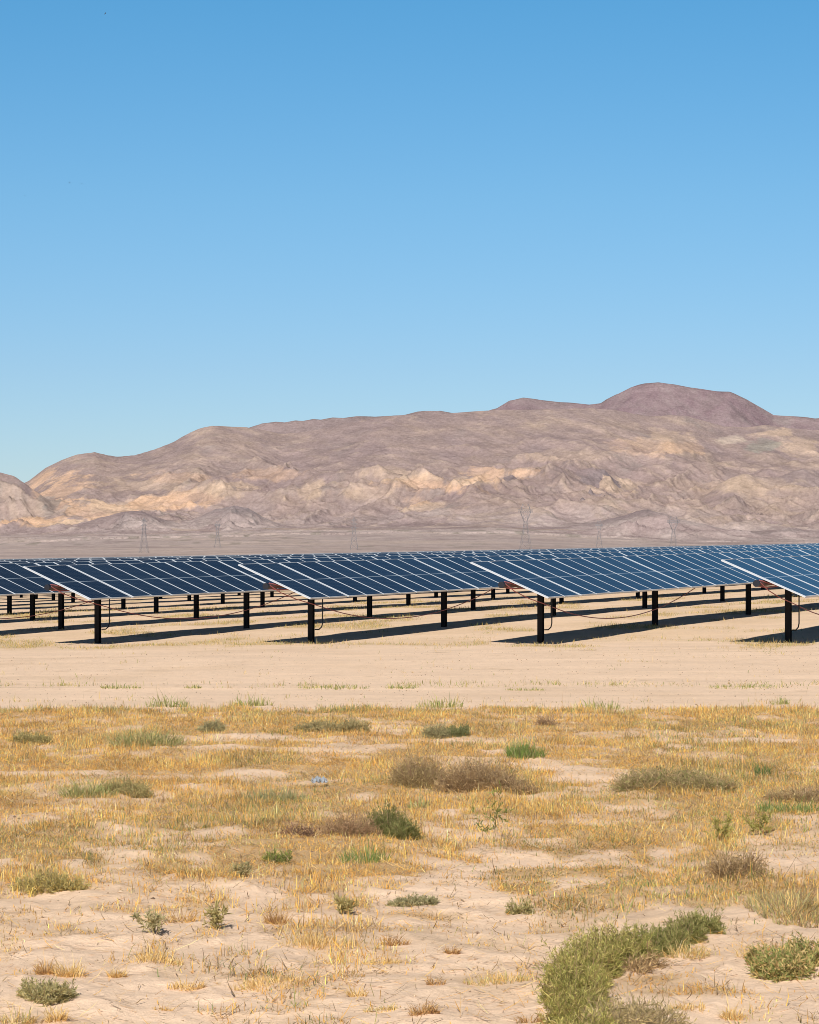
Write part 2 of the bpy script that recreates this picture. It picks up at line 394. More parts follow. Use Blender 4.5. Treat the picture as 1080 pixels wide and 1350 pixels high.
# ------------------------------------------------------------------ mountains and alluvial plain
def ridge(pts, Yc):
    xs = np.array([p[0] for p in pts], float); ys = np.array([p[1] for p in pts], float)
    return (xs - 540) / F, (YH - ys) / F, Yc
LAYERS = [  # crest outline, crest distance, front width, back width, spur strength, colour index
    (ridge([(-600, 700), (560, 600), (620, 548), (655, 538), (672, 527), (690, 523.5), (712, 527), (740, 530), (775, 532), (792, 531), (812, 519), (832, 510), (850, 505), (868, 503), (890, 506), (912, 511),
            (940, 514), (962, 516), (985, 526), (1005, 537), (1020, 546), (1045, 548), (1075, 551), (1150, 540), (1300, 560), (1700, 640)], 11400), 2600, 2500, .24, 0),
    (ridge([(-600, 720), (240, 660), (310, 570), (345, 557), (380, 555), (430, 551), (470, 548), (495, 549), (530, 546), (560, 541), (580, 540), (610, 548), (700, 560), (1000, 600), (1700, 640)], 9700), 1800, 1500, .10, 1),
    (ridge([(-600, 650), (-100, 640), (20, 642), (38, 634), (60, 617), (82, 606), (102, 599), (125, 596), (142, 600), (155, 602), (178, 600), (205, 592), (228, 583), (245, 573), (262, 565), (280, 561), (300, 562), (325, 563),
            (345, 566), (370, 572), (395, 570), (420, 566), (450, 560), (480, 553), (510, 548.5), (535, 546.5), (560, 547), (590, 545), (625, 542), (660, 540), (700, 540), (740, 538.5), (780, 538), (810, 540), (835, 545), (860, 549), (885, 547), (905, 548),
            (930, 555), (955, 562), (985, 563), (1010, 560), (1040, 564), (1080, 567), (1200, 560), (1400, 590), (1700, 640)], 8500), 2700, 1500, .30, 2),
    (ridge([(-600, 640), (-80, 612), (-30, 615), (0, 622), (18, 628), (34, 637), (50, 649), (66, 662), (86, 680), (110, 700), (150, 725), (400, 745), (1700, 745)], 7000), 700, 700, .40, 3),
    (ridge([(-600, 745), (40, 745), (80, 712), (105, 694), (130, 684), (165, 674), (190, 674), (215, 684), (240, 690), (262, 683), (285, 671), (305, 667), (325, 671), (345, 682), (390, 702), (450, 720), (560, 745), (1700, 745)], 6350), 700, 500, .60, 4),
    (ridge([(-600, 745), (560, 720), (600, 690), (625, 664), (645, 645), (660, 629), (672, 627), (690, 640), (705, 642), (730, 633), (755, 623), (778, 616), (795, 619), (812, 634), (840, 660), (880, 690), (960, 720), (1700, 745)], 7250), 950, 700, .45, 5),
    (ridge([(-600, 745), (640, 745), (700, 708), (740, 694), (790, 686), (820, 678), (850, 672), (880, 678), (905, 686), (935, 690), (965, 698), (1000, 700), (1040, 696), (1090, 700), (1300, 690), (1700, 700)], 6000), 600, 450, .60, 6),
    (ridge([(-600, 745), (840, 720), (900, 672), (930, 650), (950, 634), (975, 622), (1005, 630), (1030, 628), (1060, 618), (1090, 622), (1200, 610), (1700, 660)], 7400), 1000, 700, .26, 7),
]
def build_mountains():
    us = np.concatenate([np.linspace(-.36, -.165, 70, endpoint=False), np.linspace(-.165, .165, 860), np.linspace(.165, .36, 71)[1:]])
    ys = np.concatenate([np.geomspace(300, 4800, 60, endpoint=False), np.linspace(4800, 9300, 620, endpoint=False), np.linspace(9300, 11500, 90, endpoint=False), np.linspace(11500, 14000, 16)])
    U, Y = np.meshgrid(us, ys); X = U * Y
    # alluvial plain
    e_foot = np.interp(U, [-.36, -.147, -.05, .03, .1, .147, .36], [.0090, .0095, .0125, .0135, .0095, .0090, .0090])
    t = np.clip((Y - 300) / 6200, 0, None)
    plain = -1 + (e_foot * 6500) * (.25 * t + .75 * t ** 1.9)
    plain = np.minimum(plain, e_foot * 6500 * 1.15)
    plain = plain + 3.0 * fbm(X * .004, Y * .0012, 4, 91) * sstep(900, 3000, Y) + 5 * ridged(X * .0028 + Y * .0012, Y * .0006, 4, 92) * sstep(3000, 5000, Y)
    wx = X + 130 * fbm(X * .0016, Y * .0016, 3, 101); wy = Y + 130 * fbm(X * .0016 + 9, Y * .0016, 3, 102)
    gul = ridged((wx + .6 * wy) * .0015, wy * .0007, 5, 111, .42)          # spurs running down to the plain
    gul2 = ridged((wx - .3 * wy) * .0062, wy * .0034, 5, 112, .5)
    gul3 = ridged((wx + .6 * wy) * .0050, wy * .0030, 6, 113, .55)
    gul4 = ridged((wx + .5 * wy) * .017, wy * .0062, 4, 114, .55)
    H = plain.copy(); which = np.full(X.shape, -1)
    hs = np.zeros(X.shape)
    for (ru, re, Yc), wf, wb, sp, ci in LAYERS:
        warp = (.006 if ci in (4, 5, 6, 7) else .0)
        Uw = U + warp * fbm(X * .0022 + 5 * ci, Y * .0022, 4, 122, .55)
        e = np.interp(Uw, ru, re)
        if ci in (3, 4, 5, 6, 7): e = e + .0009 * fbm(U * 90 + ci, U * 0, 4, 123)
        yc = Yc + 160 * noise(U * 14, U * 0 + ci * 7.7, 121)
        crest = e * yc + HC
        s = (Y - yc)
        d = np.where(s < 0, -s / wf, s / wb)
        prof = np.clip(1 - d, 0, 1)
        prof = np.where(s < 0, (.30 * prof + .70 * prof ** 2.3) if ci in (2, 7) else .5 * prof + .5 * prof ** 2.0, prof ** 1.3)
        base = plain
        rel = np.clip(crest - base, 0, None)
        mid = np.clip(d, 0, 1)
        body = np.clip(mid * (1.7 if ci == 2 else 3.0), 0, 1) * np.clip((1 - mid) * 2.2, 0, 1)
        gg = (gul - .42) * 1.0 + (gul2 - .4) * .36 if ci < 3 else (gul3 - .42) * 1.25 + (gul2 - .4) * .35
        h = base + rel * prof + rel * sp * body * gg + 11 * body * (gul4 - .4) * sstep(30, 120, rel) 
        h = np.where(d >= 1, -1e3, h)
        up = h > H
        kk = 14.0; near_ = np.clip(kk - np.abs(h - H), 0, None)
        which = np.where(up, ci, which); hs = np.where(up, h - plain, hs); H = np.where(up, h, H) + np.where(h > -900, near_ ** 2 / (4 * kk), 0)
    # settle each crest to its outline: keep slopes from rising over the crest line behind them
    nr, nc = X.shape
    idx = np.arange(nr * nc).reshape(nr, nc)
    q = np.stack([idx[:-1, :-1], idx[:-1, 1:], idx[1:, 1:], idx[1:, :-1]], -1).reshape(-1, 4)
    # rock colours
    pal = np.array([[.205, .125, .145], [.285, .215, .205], [.405, .305, .26], [.385, .295, .255], [.255, .215, .218], [.235, .195, .20], [.255, .213, .215], [.315, .245, .23], [.48, .40, .375]])
    c = pal[which]
    soft = sstep(80, 5, hs + 55 * fbm(X * .006, Y * .003, 5, 130))[..., None] * (which >= 2)[..., None]; c = c * (1 - soft) + pal[8] * soft
    def mixc(w, col):
        nonlocal c
        w = np.clip(w, 0, 1)[..., None]; c = c * (1 - w) + np.array(col) * w
    n1 = fbm(X * .0018, Y * .0013, 5, 131, .6); n2 = fbm(X * .0075, Y * .0042, 6, 132, .68); n3 = fbm(X * .0022 + 40, Y * .0022, 4, 133)
    mtn = which >= 0; main = (which == 2) | (which == 7) | (which == 3)
    mixc(sstep(0, .4, n1) * .5 * main, (.46, .345, .25))                 # sandy tan
    mixc(sstep(.0, .25, n3) * .6 * mtn, (.31, .23, .225))
    sk = fbm((X + .5 * Y) * .011, (Y - .2 * X) * .0028, 6, 134, .65); mixc(sstep(.05, .35, sk) * .55 * mtn, (.24, .18, .185)); mixc(sstep(.08, .35, -sk) * .5 * main, (.50, .385, .29))               # mauve
    mixc(sstep(.1, .5, n2) * .6 * mtn, (.28, .245, .22))
    mixc(sstep(.42, .2, gul) * .4 * main, (.29, .215, .21)); mixc(sstep(.55, .75, gul2) * .35 * main, (.50, .39, .30)); mixc(sstep(.35, .15, gul4) * .3 * mtn, (.25, .19, .19))  # cavity shading painted into the colour: gully floors darker, spur tops lighter
    hx = 540 + F * U; el = YH - F * (H - HC) / Y
    def patch(px, py, rx, ry, col, amt, n=n2, only=None):
        d = np.sqrt(((hx - px) / (rx * 1.3)) ** 2 + ((el - py) / (ry * 1.15)) ** 2) + n * 1.5
        w = (1 - sstep(.55, .95, d)) * amt
        if only is not None: w = w * only
        mixc(w, col)
    ora = (.74, .49, .31); crm = (.72, .54, .37)
    ok = main & (Y > 6400)
    for a in [(75, 640, 34, 22, ora, .75), (60, 688, 40, 10, ora, .9), (90, 692, 40, 9, crm, .8), (130, 672, 60, 13, ora, .65), (170, 665, 55, 11, crm, .55), (215, 663, 50, 13, ora, .8), (255, 655, 45, 14, ora, .6),
              (200, 640, 60, 10, crm, .4), (290, 645, 40, 12, crm, .6), (235, 630, 40, 8, ora, .4), (350, 625, 40, 9, ora, .4), (415, 648, 28, 14, crm, .5), (475, 650, 50, 8, crm, .35), (570, 640, 50, 14, ora, .6),
              (610, 632, 30, 9, crm, .6), (560, 668, 40, 8, crm, .5), (640, 625, 32, 9, ora, .6), (690, 624, 24, 7, ora, .7), (585, 642, 20, 8, ora, .6), (520, 625, 40, 9, crm, .35), (545, 660, 20, 9, ora, .5),
              (880, 580, 40, 14, crm, .45), (905, 590, 30, 8, ora, .45), (850, 590, 40, 12, ora, .3), (960, 580, 18, 6, (.62, .52, .42), .7), (1050, 590, 30, 12, crm, .45), (1000, 640, 40, 12, crm, .3), (810, 640, 30, 12, crm, .45),
              (930, 640, 50, 10, crm, .3), (740, 600, 60, 8, crm, .25), (1020, 570, 25, 6, crm, .5)]:
        patch(*a[:5], a[5], n2, ok)
    patch(1010, 588, 22, 9, (.26, .28, .235), .6, n2, ok)
    patch(60, 668, 14, 12, (.24, .24, .225), .7, n2, mtn)
    # streaks of the plain
    st = fbm(X * .0014 + Y * .0006, Y * .006, 5, 141, .6)
    pl = ~mtn
    st2 = fbm((X + .42 * Y) * .0045, Y * .0009, 6, 144, .62)
    mixc(sstep(.0, .35, st) * .4 * pl, (.36, .285, .265)); mixc(sstep(.0, .3, -st) * .4 * pl, (.50, .405, .355))
    mixc(sstep(.02, .3, st2) * .55 * pl, (.33, .26, .25)); mixc(sstep(.02, .3, -st2) * .55 * pl, (.53, .43, .37))
    dots = sstep(.25, .5, noise(X * .03, Y * .006, 142)) * sstep(-.1, .3, fbm(X * .001, Y * .001, 3, 143))
    mixc(dots * .7 * pl, (.27, .245, .20))
    # more cavity shading painted into the colour: gully floors darkened
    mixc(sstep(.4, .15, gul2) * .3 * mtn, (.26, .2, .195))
    hz = np.clip((Y - 1000) / 11000, 0, 1)[..., None] * .30  # aerial haze painted into the vertex colours, stronger with distance
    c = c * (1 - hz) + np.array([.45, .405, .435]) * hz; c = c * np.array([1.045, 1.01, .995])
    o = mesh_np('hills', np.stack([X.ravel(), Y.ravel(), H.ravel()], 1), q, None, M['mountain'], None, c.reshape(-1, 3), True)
    tag(o, kind='structure')
    return us, ys, H
HU, HY, HH = build_mountains()
def hill_z(X, Y):
    i = min(max(int(np.searchsorted(HU, X / Y)), 1), len(HU) - 1); j = min(max(int(np.searchsorted(HY, Y)), 1), len(HY) - 1)
    return float(HH[j, i])

# ------------------------------------------------------------------ solar tracker rows
MODW, CH = .963, 2.05           # width of one module along the row, chord across it
PITCH = (SP - .08) / 8
SLOPE = 0.0
def panel_meshes():
    b = MB(); b.box((0, 0, -.004), (CH - .05, MODW - .05, .008)); g = b.mesh('solar_panel', M['panel'])
    f = MB(); w, h = .0175, .040
    for s in (-1, 1):
        f.box((s * (CH / 2 - w / 2), 0, -h / 2 + .003), (w, MODW, h)); f.box((0, s * (MODW / 2 - w / 2), -h / 2 + .003), (CH - 2 * w, w, h))
    return g, f.mesh('frame', M['alu'])
PG, PF = panel_meshes()
def post_mesh():
    w, d, t = .125, .125, .012
    prof = [(-w/2, -d/2), (w/2, -d/2), (w/2, -d/2 + t), (t/2, -d/2 + t), (t/2, d/2 - t), (w/2, d/2 - t), (w/2, d/2), (-w/2, d/2), (-w/2, d/2 - t), (-t/2, d/2 - t), (-t/2, -d/2 + t), (-w/2, -d/2 + t)]
    b = MB(); b.prism(prof, -1, 0); return b.mesh('post', M['post'])
PM = post_mesh()
_b = MB(); _b.box((0, 0, 0), (.20, .10, .20)); _b.tube([(0, -.08, 0), (0, .08, 0)], .115, 12); BM_ = _b.mesh('bearing', M['post'])
_b = MB(); _b.box((0, 0, -.022), (CH, .050, .026)); RM = _b.mesh('mounting_rail', M['rail'])
NP = 13
START = -2 * PITCH - .04        # two modules overhang the first post
def zl(u): return SLOPE * u
def tube_mesh():
    b = MB(); u0, u1 = START - .36, (NP - 1) * SP + 2.4
    b.tube([(0, u0, zl(u0)), (0, u1, zl(u1))], .068, 10); return b.mesh('torque_tube', M['tube'])
TM = tube_mesh()
_b = MB(); _u = START - .36; _b.tube([(0, _u - .03, zl(_u)), (0, _u + .06, zl(_u))], .076, 12); CM = _b.mesh('end_cap', M['cap'])
def cable_mesh(k):
    r = random.Random(k); b = MB()
    u0 = START - .30; low = -.98 + r.uniform(-.06, .05); end = SP * r.uniform(1.45, 1.62)
    pts = [(.07, u0, .02), (.09, u0 + .5, -.16), (.10, -1.0, -.34), (.13, -.05, -.50)]
    n = 26
    for i in range(1, n + 1):
        t = i / n; u = t * end
        z = -.50 * (1 - t) + .02 * t + SLOPE * u * t
        sag = 4 * t * (1 - t) * (.62 + .16 * (1 - t)) * (1 if t < .5 else 1)
        pts.append((.13 + .04 * math.sin(t * 3), u, z - sag))
    for i in range(4): pts.append((.1, end + .5 * (i + 1), zl(end + .5 * (i + 1)) - .05))
    b.tube(pts, .012, 5)
    b.tube([(-.02, u0 + .02, -.055), (.02, u0 + .7, -.10), (.03, u0 + 1.4, -.085), (.02, u0 + 2.3, -.075)], .017, 6)
    b.tube([(.03, u0 + .05, .07), (.09, u0 + .5, .0), (.10, u0 + 1.1, -.06)], .013, 6)
    return b.mesh('cable', M['cable'])
CABS = [cable_mesh(k) for k in range(3)]
_b = MB(); _b.tube([(0.06, .05, -.22), (.10, .22, -.24), (.16, .30, -.30), (.16, .30, -.95), (.15, .27, -1.04), (.12, .18, -1.10), (.07, .07, -1.10)], .015, 7); CO = _b.mesh('conduit', M['conduit'])
Rt = Matrix.Rotation(TILT, 4, 'Y') 
ROWLAB = {4: 'blue solar panel row whose near end post stands closest to the right border',
          3: 'blue solar panel row whose tall near end post stands right of the picture centre',
          2: 'dark blue solar panel row whose tall near end post stands left of the picture centre',
          1: 'dark navy solar panel row whose near end post stands farthest left of the front posts',
          0: 'navy solar panel row running off the left edge, directly behind the leftmost front post'}
ORD = ['', 'second', 'third', 'fourth', 'fifth', 'sixth', 'seventh', 'eighth', 'ninth', 'tenth', 'eleventh', 'twelfth', 'thirteenth']
for k in range(1, 13):
    ROWLAB[-k] = '%s solar panel row back from the row with the leftmost front post' % ORD[k]
def seen(x, y, m=330):
    px = 540 + F * x / y
    return -m < px < 1080 + m
for r in range(4, -12, -1):
    bx = X0 + (r - 1) * RS * CT; by = D0 - (r - 1) * RS * ST
    zt = 1.472 + .05 * (r - 1); SLOPE = (.1175 + .0049 * (r - 1)) / SP      # the rows climb gently with the land
    gz = float(ground_z(bx, by))
    row = empty('solar_panel_row', (bx, by, gz), -TH)
    tag(row, ROWLAB[r], 'solar panel row', 'solar tracker rows standing in parallel on the sand')
    def P(u, v=0): return bx + u * ST + v * CT, by + u * CT - v * ST
    dz = zt - gz
    px_ = math.atan(SLOPE)
    RX = Matrix.Rotation(px_, 4, 'X')
    eul = (RX @ Rt).to_euler()
    def pmod(u):
        x, y = P(u)
        if not seen(x, y): return
        off = (RX @ Rt) @ Vector((0, 0, .125))
        p = link('solar_panel', PG, row, (off.x, u + off.y, dz + zl(u) + off.z)); p.rotation_euler = eul
        jit = random.gauss(0, .0028); p.rotation_euler.y += jit
        link('frame', PF, p)
    us_ = []
    for i in range(2): us_.append(-.04 - PITCH * (i + .5))
    for n in range(NP):
        top = 8 if n < NP - 1 else 2
        for i in range(top): us_.append(n * SP + .04 + PITCH * (i + .5))
    for u in us_: pmod(u)
    rails = [START - .022] + [n * SP for n in range(NP)]
    for u in rails:
        if not seen(*P(u)): continue
        off = (RX @ Rt) @ Vector((0, 0, .128)); thin = (.6 if u < 0 else 1)
        o = link('mounting_rail', RM, row, (off.x, u + off.y, dz + zl(u) + off.z)); o.rotation_euler = eul; o.scale = (1, thin, 1)
    for n in range(NP):
        x, y = P(n * SP)
        if not seen(x, y): continue
        g = float(ground_z(x, y)); top = zt + zl(n * SP) - .10
        o = link('post', PM, row, (0, n * SP, top - gz)); L_ = top - g + .35; o.scale = (1, 1, L_)
        bo = link('bearing', BM_, o, (0, 0, .09 / L_)); bo.scale = (1, 1, 1 / L_)
    link('torque_tube', TM, row, (0, 0, dz)).rotation_euler.x = px_
    if seen(*P(START)):
        link('end_cap', CM, row, (0, 0, dz)).rotation_euler.x = px_; link('cable', CABS[r % 3], row, (0, 0, dz)).rotation_euler.x = px_; link('conduit', CO, row, (0, 0, dz))

# ------------------------------------------------------------------ pylons on the plain
def pylon(px, ytop, Yd, kind, label, hw=1.0):
    x = (px - 540) / F * Yd; z0 = hill_z(x, Yd)
    ztop = HC + (YH - ytop) / F * Yd; Hh = ztop - z0
    root = empty('transmission_tower', (x, Yd, z0), random.uniform(-.25, .25)); tag(root, label, 'transmission tower', 'lattice transmission towers at the foot of the mountains')
    t = .09
    def sect(zs):
        b = MB()
        for (za, wa), (zb, wb) in zip(zs[:-1], zs[1:]):
            for sx in (-1, 1):
                for sy in (-1, 1): b.tube([(sx * wa, sy * wa, za), (sx * wb, sy * wb, zb)], t * 1.3, 4)
            for sy in (-1, 1):
                b.tube([(-wa, sy * wa, za), (wb, sy * wb, zb)], t, 4); b.tube([(wa, sy * wa, za), (-wb, sy * wb, zb)], t, 4)
                b.tube([(-wb, sy * wb, zb), (wb, sy * wb, zb)], t, 4)
                b.tube([(sy * wa, -wa, za), (sy * wb, wb, zb)], t, 4); b.tube([(sy * wa, wa, za), (sy * wb, -wb, zb)], t, 4)
        return b
    s = Hh
    if kind == 'delta':
        sect([(0, .115 * s), (.2 * s, .085 * s), (.38 * s, .06 * s), (.52 * s, .04 * s), (.62 * s, .03 * s)]).build('body', M['tower'], root)
        b = MB(); t = .15
        for sx in (-1, 1):
            for sy in (-1, 1):
                b.tube([(sx * .03 * s, sy * .03 * s, .62 * s), (sx * .11 * s * hw, sy * .02 * s, .82 * s), (sx * .09 * s * hw, sy * .02 * s, .9 * s), (sx * .06 * s * hw, 0, s)], t * 1.2, 4)
            b.tube([(sx * .03 * s, 0, .62 * s), (sx * .06 * s * hw, 0, .82 * s), (0, 0, .70 * s)], t, 4)
            b.tube([(sx * .06 * s * hw, 0, s), (0, 0, .90 * s)], t, 4)
        b.build('head', M['tower'], root)
        c = MB(); t = .22
        for zz in (.82, .87):
            c.tube([(-.16 * s * hw, 0, zz * s + .0), (.16 * s * hw, 0, zz * s)], t * 1.3, 4)
        for i in range(8): c.tube([((-.16 + .04 * i) * s * hw, 0, .82 * s), ((-.14 + .04 * i) * s * hw, 0, .87 * s), ((-.12 + .04 * i) * s * hw, 0, .82 * s)], t * .9, 4)
        c.build('crossarm', M['tower'], root)
    else:
        sect([(0, .12 * s), (.18 * s, .095 * s), (.34 * s, .072 * s), (.5 * s, .055 * s), (.64 * s, .042 * s), (.76 * s, .033 * s), (.88 * s, .028 * s), (.96 * s, .022 * s), (s, .005 * s)]).build('body', M['tower'], root)
        for zz, w in ((.66, .13), (.78, .115), (.90, .10)):
            c = MB(); t = .19
            c.tube([(-.06 * s, 0, (zz + .02) * s), (.06 * s, 0, (zz + .02) * s)], t, 4)
            for sx in (-1, 1):
                for sy in (-1, 1): c.tube([(sx * .035 * s, sy * .03 * s, zz * s), (sx * w * s * hw, 0, (zz + .01) * s)], t, 4)
                c.tube([(sx * .03 * s, 0, (zz + .05) * s), (sx * w * s * hw, 0, (zz + .01) * s)], t, 4)
            c.build('crossarm', M['tower'], root)
pylon(190, 683, 2500, 'narrow', 'lattice transmission tower farthest left, narrow with dark short crossarms', .8)
pylon(287, 687, 3000, 'delta', 'faint pale lattice transmission tower just right of the farthest left one', .7)
pylon(467, 682, 2500, 'narrow', 'lattice transmission tower standing alone in the left middle below the mountains', .9)
pylon(693, 664, 2300, 'delta', 'tallest lattice transmission tower with a wide flat crossarm, right of centre', 1.0)
pylon(790, 686, 2900, 'delta', 'small lattice transmission tower between the tallest one and the far right one', .8)
pylon(888, 680, 2600, 'delta', 'lattice transmission tower farthest right, with broad legs', 1.1)

# ------------------------------------------------------------------ birds
def bird(px, py, Yd, span, bank, head, label):
    x = (px - 540) / F * Yd; z = HC + (YH - py) / F * Yd
    root = empty('bird', (x, Yd, z), head); tag(root, label, 'bird', 'birds flying high on the left')
    b = MB(); L = span * .45
    b.tube([(0, -L / 2, 0), (0, -L * .4, 0), (0, -L * .2, 0), (0, .12 * L, 0), (0, .3 * L, .01), (0, .42 * L, .015 * L), (0, .55 * L, 0)], [.01 * L, .06 * L, .09 * L, .13 * L, .10 * L, .09 * L, .01 * L], 8)
    b.build('body', M['bird'], root, True)
    for s in (-1, 1):
        w = MB(); prof = [(s * .03 * span, .2 * L, 0), (s * .25 * span, .26 * L, .10 * span), (s * .5 * span, -.05 * L, .05 * span), (s * .28 * span, -.02 * L, .09 * span), (s * .03 * span, -.2 * L, 0)]
        k = len(w.v)
        for p in prof: w.v.append(p)
        for p in prof: w.v.append((p[0], p[1], p[2] - .015 * span))
        n = len(prof); w.f.append(tuple(range(n))); w.f.append(tuple(reversed(range(n, 2 * n))))
        for i in range(n): w.f.append((i, (i + 1) % n, n + (i + 1) % n, n + i))
        w.build('wing', M['bird'], root)
    root.rotation_euler = (.25, bank, head)
bird(139, 18, 260, .36, -.9, 1.0, 'dark bird flying topmost of all, near the upper left corner')
bird(92, 241, 330, .30, .6, 1.3, 'tiny dark bird, left one of two flying side by side')
bird(108, 242, 420, .30, .1, 1.4, 'tiny faint bird, right one of two flying side by side')
bird(33, 258, 420, .28, .15, 1.2, 'tiny faint bird flying alone nearest the left edge')

# ------------------------------------------------------------------ vegetation meshes
def blades(P, Hh, Wd, lean, az, bend, C, face=None, seg=2):
    """vectorised tapered blades: base points P, heights, widths, lean from vertical, azimuth, extra bend; two segments each"""
    n = len(P); d = np.stack([np.cos(az), np.sin(az), np.zeros(n)], 1)
    fa = RNG.uniform(0, 2 * math.pi, n) if face is None else face
    w = np.stack([np.cos(fa), np.sin(fa), np.zeros(n)], 1) * (Wd / 2)[:, None]
    up = np.array([0, 0, 1.])
    a1 = lean; a2 = np.clip(lean + bend, -1.7, 1.7)
    m = P + (Hh * .55)[:, None] * (np.sin(a1)[:, None] * d + np.cos(a1)[:, None] * up)
    t = m + (Hh * .45)[:, None] * (np.sin(a2)[:, None] * d + np.cos(a2)[:, None] * up)
    V = np.empty((n, 5, 3)); V[:, 0] = P - w; V[:, 1] = P + w; V[:, 2] = m + w * .8; V[:, 3] = m - w * .8; V[:, 4] = t
    b = np.arange(n)[:, None] * 5
    q = b + np.array([[0, 1, 2, 3]]); tr = b + np.array([[3, 2, 4]])
    return V.reshape(-1, 3), q, tr, np.repeat(C, 5, 0)

def join(parts):
    V = []; Q = []; T = []; C = []; o = 0
    for v, q, t, c in parts:
        V.append(v); Q.append(q + o); T.append(t + o); C.append(c); o += len(v)
    return np.concatenate(V), np.concatenate(Q), np.concatenate(T), np.concatenate(C)

def pick(n, cols, jit=.12):
    cols = np.array(cols); i = RNG.integers(0, len(cols), n)
    return np.clip(cols[i] * RNG.normal(1, jit, (n, 1)), .01, .95)

STRAW = [(.92, .57, .19), (.88, .50, .13), (.92, .65, .30), (.82, .44, .11), (.90, .52, .13), (.66, .41, .17)]
ORANGE = [(.82, .45, .12), (.76, .41, .11), (.84, .51, .17)]
GREEN = [(.26, .29, .09), (.20, .25, .08), (.33, .34, .12), (.38, .36, .14)]
OLIVE = [(.52, .45, .19), (.60, .49, .22), (.44, .39, .17)]
BROWN = [(.36, .24, .13), (.42, .30, .17), (.30, .20, .12)]

def scatter(n, y0, y1, margin=1.5, p=1.0):
    Xm = .150 * y1 + margin
    Y = y0 + (y1 - y0) * RNG.random(n); X = RNG.uniform(-1, 1, n) * Xm
    k = np.abs(X) < .150 * Y + margin
    X, Y = X[k], Y[k]
    # the field goes on to both sides of the frame, a little thinner
    m = int(n * .5); Y2 = y0 + (y1 - y0) * RNG.random(m); X2 = RNG.choice([-1, 1], m) * (.150 * Y2 + margin + RNG.random(m) * 11)
    return np.concatenate([X, X2]), np.concatenate([Y, Y2])

def field_grass():
    parts = []
    X, Y = scatter(2000000, 11.3, 39.6)
    clump = sstep(-.25, .35, noise(X * 5, Y * 5, 201) + .5 * noise(X * 11, Y * 11, 202))
    m = grass_mask(X, Y) * (.25 + .75 * clump)
    k = RNG.random(len(X)) < m * (1.0 - .3 * sstep(26, 34, Y))
    X, Y = X[k], Y[k]; n = len(X)
    g = greenness(X, Y)
    hv = .034 + .036 * sstep(-.3, .4, fbm(X * .7, Y * .5, 3, 203)) + .030 * sstep(36.5, 38, Y)
    hv = hv * (1 - .35 * sstep(.1, .3, fbm(X * .5 + 3, Y * .25, 3, 204)))
    H_ = np.minimum(hv * RNG.lognormal(-.12, .45, n), .15)
    W_ = RNG.uniform(.0032, .0058, n) * (1 + .35 * sstep(22, 36, Y))
    C = pick(n, STRAW)
    org = sstep(.02, .28, fbm(X * .5 + 3, Y * .25, 3, 204)); s = RNG.random(n) < org; C[s] = pick(s.sum(), ORANGE)
    s = RNG.random(n) < .55 * g; C[s] = pick(s.sum(), GREEN)
    s = RNG.random(n) < .12 + .35 * sstep(0, .4, fbm(X * .6 + 20, Y * .3, 3, 205)); C[s] = pick(s.sum(), OLIVE)
    s = RNG.random(n) < .15; C[s] = pick(s.sum(), BROWN)
    dk = .66 + .34 * sstep(-.35, .15, fbm(X * 1.6, Y * .8, 4, 206)); C = np.clip(C * (dk * RNG.lognormal(.06, .18, n))[:, None], .02, .93)
    P = np.stack([X, Y, ground_z(X, Y) - .008], 1)
    parts.append(blades(P, H_, W_, np.abs(RNG.normal(.45, .42, n)), RNG.uniform(0, 6.28, n), RNG.normal(.4, .7, n), C))
    o = mesh_np('dry_grass', *join(parts)[:3], M['straw'], None, join(parts)[3])
    tag(o, 'short golden dry grass covering the field in front of the sand track', 'dry grass', kind='stuff')
field_grass()

def litter():
    X, Y = scatter(480000, 11.3, 38.5)
    m = .22 + .78 * grass_mask(X, Y); m = m * (.35 + .65 * sstep(-.2, .3, fbm(X * 1.2, Y * 1.2, 3, 211)))
    k = RNG.random(len(X)) < m; X, Y = X[k], Y[k]; n = len(X)
    C = pick(n, STRAW + BROWN + BROWN + [(.75, .62, .42)])
    P = np.stack([X, Y, ground_z(X, Y) + .006], 1)
    L_ = RNG.lognormal(-2.65, .6, n)
    v = blades(P, L_, RNG.uniform(.003, .007, n), RNG.uniform(1.2, 1.55, n), RNG.uniform(0, 6.28, n), RNG.normal(0, .25, n), C)
    o = mesh_np('straw_litter', v[0], v[1], v[2], M['straw'], None, v[3]); tag(o, 'broken straw and stalks lying loose on the sand', 'straw litter', kind='stuff')
litter()

